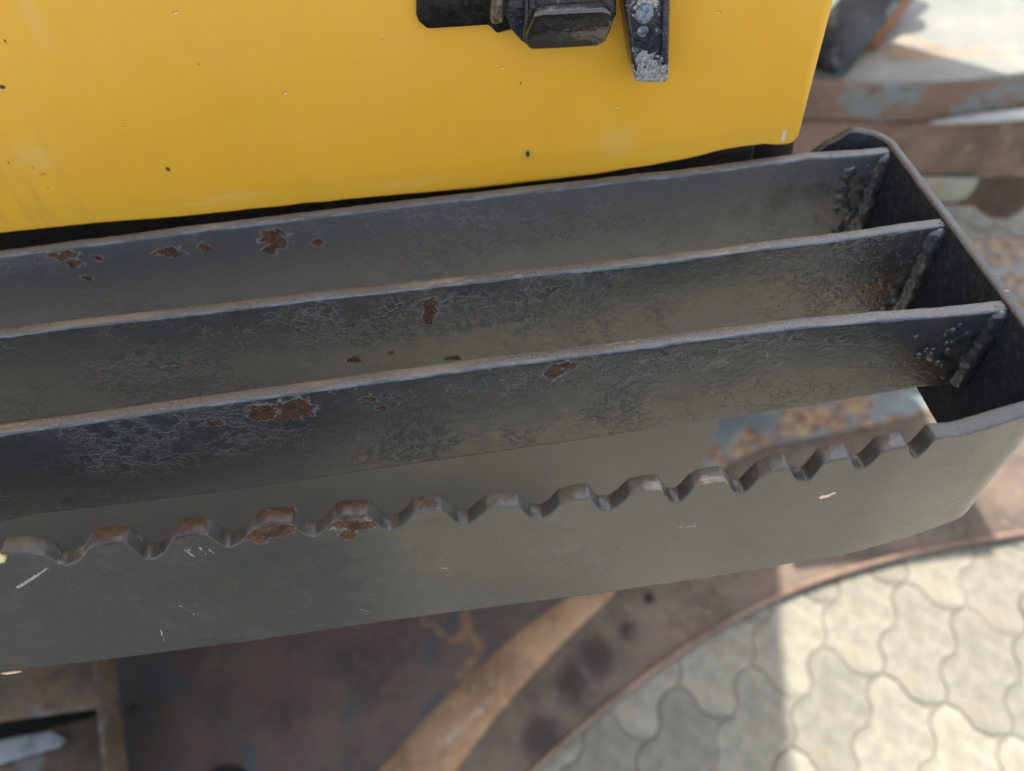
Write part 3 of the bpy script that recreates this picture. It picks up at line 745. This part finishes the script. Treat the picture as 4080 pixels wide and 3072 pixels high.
def inset(pts, d):
    n_ = len(pts); area = sum(pts[i].x*pts[(i+1) % n_].y - pts[(i+1) % n_].x*pts[i].y for i in range(n_)); s = 1 if area > 0 else -1
    out = []
    for i in range(n_):
        e1 = (pts[i]-pts[i-1]).normalized(); e2 = (pts[(i+1) % n_]-pts[i]).normalized()
        n1 = Vector((-e1.y, e1.x))*s; n2 = Vector((-e2.y, e2.x))*s
        m = (n1+n2); m = m.normalized() if m.length > 1e-4 else n1
        out.append(pts[i] + m*(d/max(.5, m.dot(n1))))
    return out
PAV = {}
for L in (1, 2):
    P0 = paver_outline(L); o1 = inset(P0, .0010); o2 = inset(P0, .0038); n_ = len(P0)
    V = [(p.x, p.y, -.006) for p in o1] + [(p.x, p.y, -.0022) for p in o1] + [(p.x, p.y, 0) for p in o2]
    Fc = [(i, (i+1) % n_, (i+1) % n_+n_, i+n_) for i in range(n_)] + [(i+n_, (i+1) % n_+n_, (i+1) % n_+2*n_, i+2*n_) for i in range(n_)] + [tuple(range(2*n_, 3*n_))]
    PAV[L] = (V, Fc)
PME = {}
for L in (1, 2):
    me = bpy.data.meshes.new('paver'); me.from_pydata(PAV[L][0], [], PAV[L][1]); me.materials.append(M_PAV)
    bm = bmesh.new(); bm.from_mesh(me); bmesh.ops.recalc_face_normals(bm, faces=bm.faces)
    top = [f for f in bm.faces if len(f.verts) > 4]
    if top[0].normal.z < 0: bmesh.ops.reverse_faces(bm, faces=bm.faces)
    bmesh.ops.triangulate(bm, faces=[f for f in bm.faces if len(f.verts) > 4]); bm.to_mesh(me); bm.free(); PME[L] = me
org = g(3335, 2392) - avec*0
cells = []
rnd = random.Random(3)
NB = 60
for ib in range(-NB, NB):
    ia = -NB + rnd.choice((0, 1))
    while ia < NB:
        L = 1 if rnd.random() < .12 else 2
        o = org + avec*ia + bvec*ib; c = o + avec*(L/2) + bvec*.5
        if abs(c.x) < W+.05 and abs(c.y) < W+.05: cells.append(((c - Vector((.75, .35))).length, o, L, c))
        ia += L
cells.sort(key=lambda c: c[0])
patio = tag(bpy.data.objects.new('paved_yard', None), kind='structure'); COL.objects.link(patio)
for d, o, L, c in cells[:290]:
    p = bpy.data.objects.new('paver', PME[L]); COL.objects.link(p); p.parent = patio
    p.location = (o.x, o.y, rnd.uniform(-.0012, .0012)); p.rotation_euler = (rnd.gauss(0, .006), rnd.gauss(0, .006), 0)
V = []; Fc = []
for d, o, L, c in cells[290:]:
    v, f = PAV[L]; b = len(V); V += [(a[0]+o.x, a[1]+o.y, a[2]) for a in v]; Fc += [tuple(i+b for i in ff) for ff in f]
rest = mesh('paver_field', V, Fc, M_PAV, patio); fix_normals(rest); tag(rest, kind='stuff')

# ------------------------------------------------------------------ rusted steel frame lying low over the paving
low = empty('rusty_steel_frame', (.6, .8, .05), 'large rusted steel plate with a curved rib, lying low beneath the step', 'steel frame')
ZR = .020
def g3(x, y, z): return onz(x, y, z)
rim_px = [(1750,3500),(1930,3260),(2125,3072),(2300,2915),(2500,2750),(2720,2590),(3000,2425),(3200,2335),(3420,2262),(3680,2195),(4080,2125),(4500,2060)]
rim = catmull([g3(a, b, ZR) for a, b in rim_px], 6)
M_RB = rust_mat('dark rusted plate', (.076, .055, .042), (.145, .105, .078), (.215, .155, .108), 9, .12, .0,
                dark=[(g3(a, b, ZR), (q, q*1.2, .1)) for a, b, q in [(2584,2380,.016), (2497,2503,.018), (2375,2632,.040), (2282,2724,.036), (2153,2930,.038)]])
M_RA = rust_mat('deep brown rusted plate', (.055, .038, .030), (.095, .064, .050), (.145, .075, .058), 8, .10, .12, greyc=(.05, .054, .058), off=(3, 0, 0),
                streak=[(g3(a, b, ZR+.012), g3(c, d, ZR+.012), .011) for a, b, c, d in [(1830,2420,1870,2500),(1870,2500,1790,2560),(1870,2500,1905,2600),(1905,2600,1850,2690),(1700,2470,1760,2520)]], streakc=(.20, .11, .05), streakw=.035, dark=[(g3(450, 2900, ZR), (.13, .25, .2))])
M_RO = rust_mat('orange rusted rib', (.19, .105, .055), (.31, .19, .10), (.42, .30, .18), 9, .8, .0, greyc=(.30, .31, .27), streak=[(g3(1790,2940,ZR+.03), g3(1970,2770,ZR+.03), .007)])
M_RT = rust_mat('rubbed tan rim', (.14, .085, .058), (.24, .155, .11), (.33, .23, .17), 12, .2, .0)
# border plate between rib and rim (reaches up under the step)
inner_px = [(4500,1400),(4080,1470),(3770,1565),(3400,1645),(3050,1700),(2850,1780),(2660,1940),(2450,2180),(2300,2420),(2050,2640),(1850,2860),(1650,3100),(1450,3400)]
inner = catmull([g3(a, b, ZR) for a, b in inner_px], 5)
prism('border_plate', rim + inner, (0, 0, -.010), M_RB, low, .001)
tube('rolled_rim', [p + Vector((0, 0, .003)) for p in rim], .0055, M_RT, low, 12)
# raised rib, widening to the lower left
rib_px = [(1380,3400,.064),(1600,3160,.060),(1755,2960,.055),(1905,2790,.049),(2070,2620,.043),(2240,2470,.036),(2390,2350,.028),(2560,2190,.018),(2760,2040,.014)]
rp = catmull([g3(a, b, ZR+.004) for a, b, r in rib_px], 6)
rr = [p[0] for p in [(lerp_tab([(i/(len(rib_px)-1), q[2]) for i, q in enumerate(rib_px)], j/(len(rp)-1)),) for j in range(len(rp))]]
tube('curved_rib', rp, rr, M_RO, low, 20, .42)
# left plate
left_px = [(380,2300),(1000,2150),(1800,2050),(2560,2080),(2300,2380),(2050,2600),(1850,2820),(1700,2990),(1500,3400),(330,3400)]
prism('left_plate', [g3(a, b, ZR+.012) for a, b in left_px], (0, 0, -.012), M_RA, low, .001)
hc = g3(523, 2820, ZR+.013)
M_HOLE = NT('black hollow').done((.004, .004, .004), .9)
tube('bolt_hole', [hc - Vector((0, 0, .02)), hc], .009, M_HOLE, low, 20)
hc = g3(880, 3190, ZR+.013)
tube('drain_opening', [hc - Vector((0, 0, .02)), hc], .06, M_HOLE, low, 24)
for (px, py, r) in [(2584,2384,.008)]:
    hc = g3(px, py, ZR+.001); tube('weep_hole', [hc - Vector((0, 0, .011)), hc], r, M_HOLE, low, 18)
# blue-grey painted deck beyond the border
pd = [(2300,2250),(2760,1990),(2900,1850),(3050,1780),(3400,1710),(3770,1630),(4080,1540),(4700,1400),(4700,900),(4080,955),(3500,960),(2300,1300),(1800,1700)]
spot_px = [(x_, y_, .030) for x_, y_ in [(2890,1840),(2960,1790),(3050,1742),(3130,1712),(3230,1697),(3340,1687),(3460,1675),(3580,1662),(3700,1650),(3820,1625)]] + [(3190,1650,.05),(3260,1665,.035),(2840,1795,.028),(2985,1740,.03),(3330,1640,.04),(3790,1660,.03),(4050,1120,.05),(4060,1200,.045),(3950,1000,.09),(4050,930,.12),(3420,1600,.04)]
M_PD = painted_rust('blue grey paint with rust spots', .38, 9, (.085, .105, .108), spots=[(g3(a, b, ZR+.012), (r, r*.8, .1)) for a, b, r in spot_px])
prism('painted_deck', [g3(a, b, ZR+.003) for a, b in pd], (0, 0, -.0025), M_PD, low, .001)

# bracket box at the far lower left
bb = empty('rusty_bracket_box', tuple(g3(200, 2850, .30)), 'brown rusted steel bracket with a dark slot, lower left under the step', 'bracket')
ZBK = .34
M_BK = rust_mat('olive brown rusty bracket', (.05, .038, .026), (.10, .07, .045), (.17, .11, .07), 9, .25, .1, greyc=(.12, .12, .12), off=(6, 0, 0))
M_BKL = rust_mat('bare scraped steel tongue', (.11, .125, .14), (.20, .22, .23), (.26, .27, .27), 20, .0, .0)
prism('bracket_top', [g3(a, b, ZBK) for a, b in [(-600,2400),(355,2400),(372,2660),(393,2815),(-600,2950)]], (0, 0, -.012), M_BK, bb, .003)
prism('bracket_lower', [g3(a, b, ZBK-.05) for a, b in [(-600,3080),(0,2975),(200,2900),(398,2850),(440,3400),(-600,3400)]], (0, 0, -.02), M_BK, bb, .003)
prism('bracket_edge', [g3(a, b, ZBK+.001) for a, b in [(352,2400),(374,2400),(392,2700),(440,3200),(425,3200),(388,2860),(372,2700)]], (0, 0, -.07), M_BK, bb, .001)
prism('scraped_tongue', [g3(a, b, ZBK-.035) for a, b in [(-500,3060),(-100,2975),(60,2935),(200,2912),(262,2940),(230,2975),(120,3005),(0,3040),(-500,3150)]], (0, 0, -.008), M_BKL, bb, .002)
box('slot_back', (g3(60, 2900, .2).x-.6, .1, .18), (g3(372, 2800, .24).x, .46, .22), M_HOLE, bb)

# ------------------------------------------------------------------ beam and deck at upper right
beam = empty('painted_steel_beam', tuple(ony(3700, 700, 1.3)), 'rust brown steel beam with flaking blue grey paint and a sunlit deck plate', 'steel beam')
YB = 1.30
def yb(px, Y=YB): return [ony(a, b, Y) for a, b in px]
M_FL = rust_mat('flaking blue paint on brown steel', (.11, .068, .050), (.17, .108, .080), (.25, .16, .115), 9, .25, .22, greyc=(.15, .175, .178), spots=[(ony(a, b, YB), (q, .1, q*.7)) for a, b, q in [(3480,440,.055), (3560,395,.05), (3400,390,.03), (3620,400,.035), (3940,400,.035), (4050,380,.05)]])
M_WEB = rust_mat('brown steel web', (.095, .063, .048), (.20, .132, .098), (.28, .19, .14), 5, .15, .0, greyc=(.2, .2, .19))
M_DK = painted_rust('weathered deck paint', .12, 6, (.150, .155, .135), off=(2, 2, 0), orange=.7)
zt0 = ony(3260, 342, YB).z; zt1 = ony(3260, 478, YB).z
ztop = .5*(ony(3400, 345, YB).z + ony(4000, 325, YB).z)
fl = yb([(2300,395),(3000,350),(3260,342),(3500,358),(3760,335),(4080,318),(4700,265),(4700,420),(4080,446),(3800,478),(3500,487),(3260,478),(3000,490),(2300,540)])
prism('flange_face', fl, (0, .03, 0), M_FL, beam, .003)
wb = yb([(2300,545),(3260,482),(3560,492),(3800,482),(4080,450),(4700,425),(4700,690),(4080,705),(3700,712),(3300,730),(2300,800)], YB+.02)
prism('web', wb, (0, .02, 0), M_WEB, beam, .002)
tube('edge_pipe', [ony(3700, 490, YB-.006), ony(3850, 476, YB-.008), ony(3980, 464, YB-.01), ony(4150, 448, YB-.012), ony(4500, 420, YB-.012)], [.004, .010, .012, .013, .013], painted_rust('pale pipe paint', .1, 10, (.36, .38, .37)), beam, 14)
# deck plate on top of the flange
dk = [onz(a, b, ztop) for a, b in [(2300,370),(3260,336),(3760,330),(4080,314),(4700,262),(4800,-500),(2900,-500)]]
dk2 = [Vector((p.x, max(p.y, YB+.004), p.z)) for p in dk]
prism('deck_plate', dk2, (0, 0, -.02), M_DK, beam, .003)
prism('hook_tab', yb([(3660,712),(3905,712),(3880,760),(3850,792),(3800,808),(3740,805),(3700,780)], YB+.0), (0, .012, 0), painted_rust('green grey tab', .1, 12, (.17, .18, .15)), beam, .003)
prism('brown_lug', yb([(3560,716),(4700,690),(4700,800),(4120,800),(4060,850),(4010,878),(3940,868),(3880,825),(3800,820),(3560,830)], YB+.045), (0, .03, 0), rust_mat('dark brown lug', (.05, .03, .024), (.075, .048, .038), (.11, .07, .05), 9, .1), beam, .004)
# bent pipe standing at the deck's near corner
pp = empty('bent_rusty_pipe', tuple(onz(3420, 120, ztop)), 'curved dark pipe with a rusty side standing beside the yellow cover', 'pipe')
tube('pipe_body', [onz(3260, 260, ztop+.01), onz(3350, 150, ztop+.03), onz(3440, 40, ztop+.05), onz(3520, -80, ztop+.09), onz(3620, -260, ztop+.14), onz(3700, -420, ztop+.22)], .055, rust_mat('black and grey pipe skin', (.02, .022, .026), (.05, .055, .06), (.12, .12, .12), 10, .0, .3), pp, 20)
tube('rusty_sleeve', [onz(3430, 170, ztop+.01), onz(3520, 50, ztop+.03), onz(3600, -60, ztop+.06), onz(3700, -250, ztop+.12)], .035, rust_mat('orange sleeve rust', (.14, .06, .03), (.24, .11, .05), (.34, .18, .1), 10, .6), pp, 18)

# ------------------------------------------------------------------ bits of dry grass
n = NT('dry straw'); M_ST = n.done((.62, .50, .27), .6)
for nm, pts, r, lab in [('dry_straw', [p3(6, 2683, .1512), p3(30, 2682, .1505), p3(60, 2678, .1508), p3(84, 2675, .1512)], .0007, 'short dry straw caught at the lower left edge of the front plate'),
                        ('dry_seed', [p3(-14, 2226, .151), p3(-2, 2226, .150), p3(10, 2224, .150), p3(18, 2218, .151)], .0019, 'pale yellow dry seed on the front plate at the far left')]:
    rr_ = [r*.5, r, r, r*.5]
    o = tube(nm, [Vector(p) for p in pts], rr_, M_ST, None, 8); tag(o, lab, 'straw' if 'straw' in nm else 'seed')
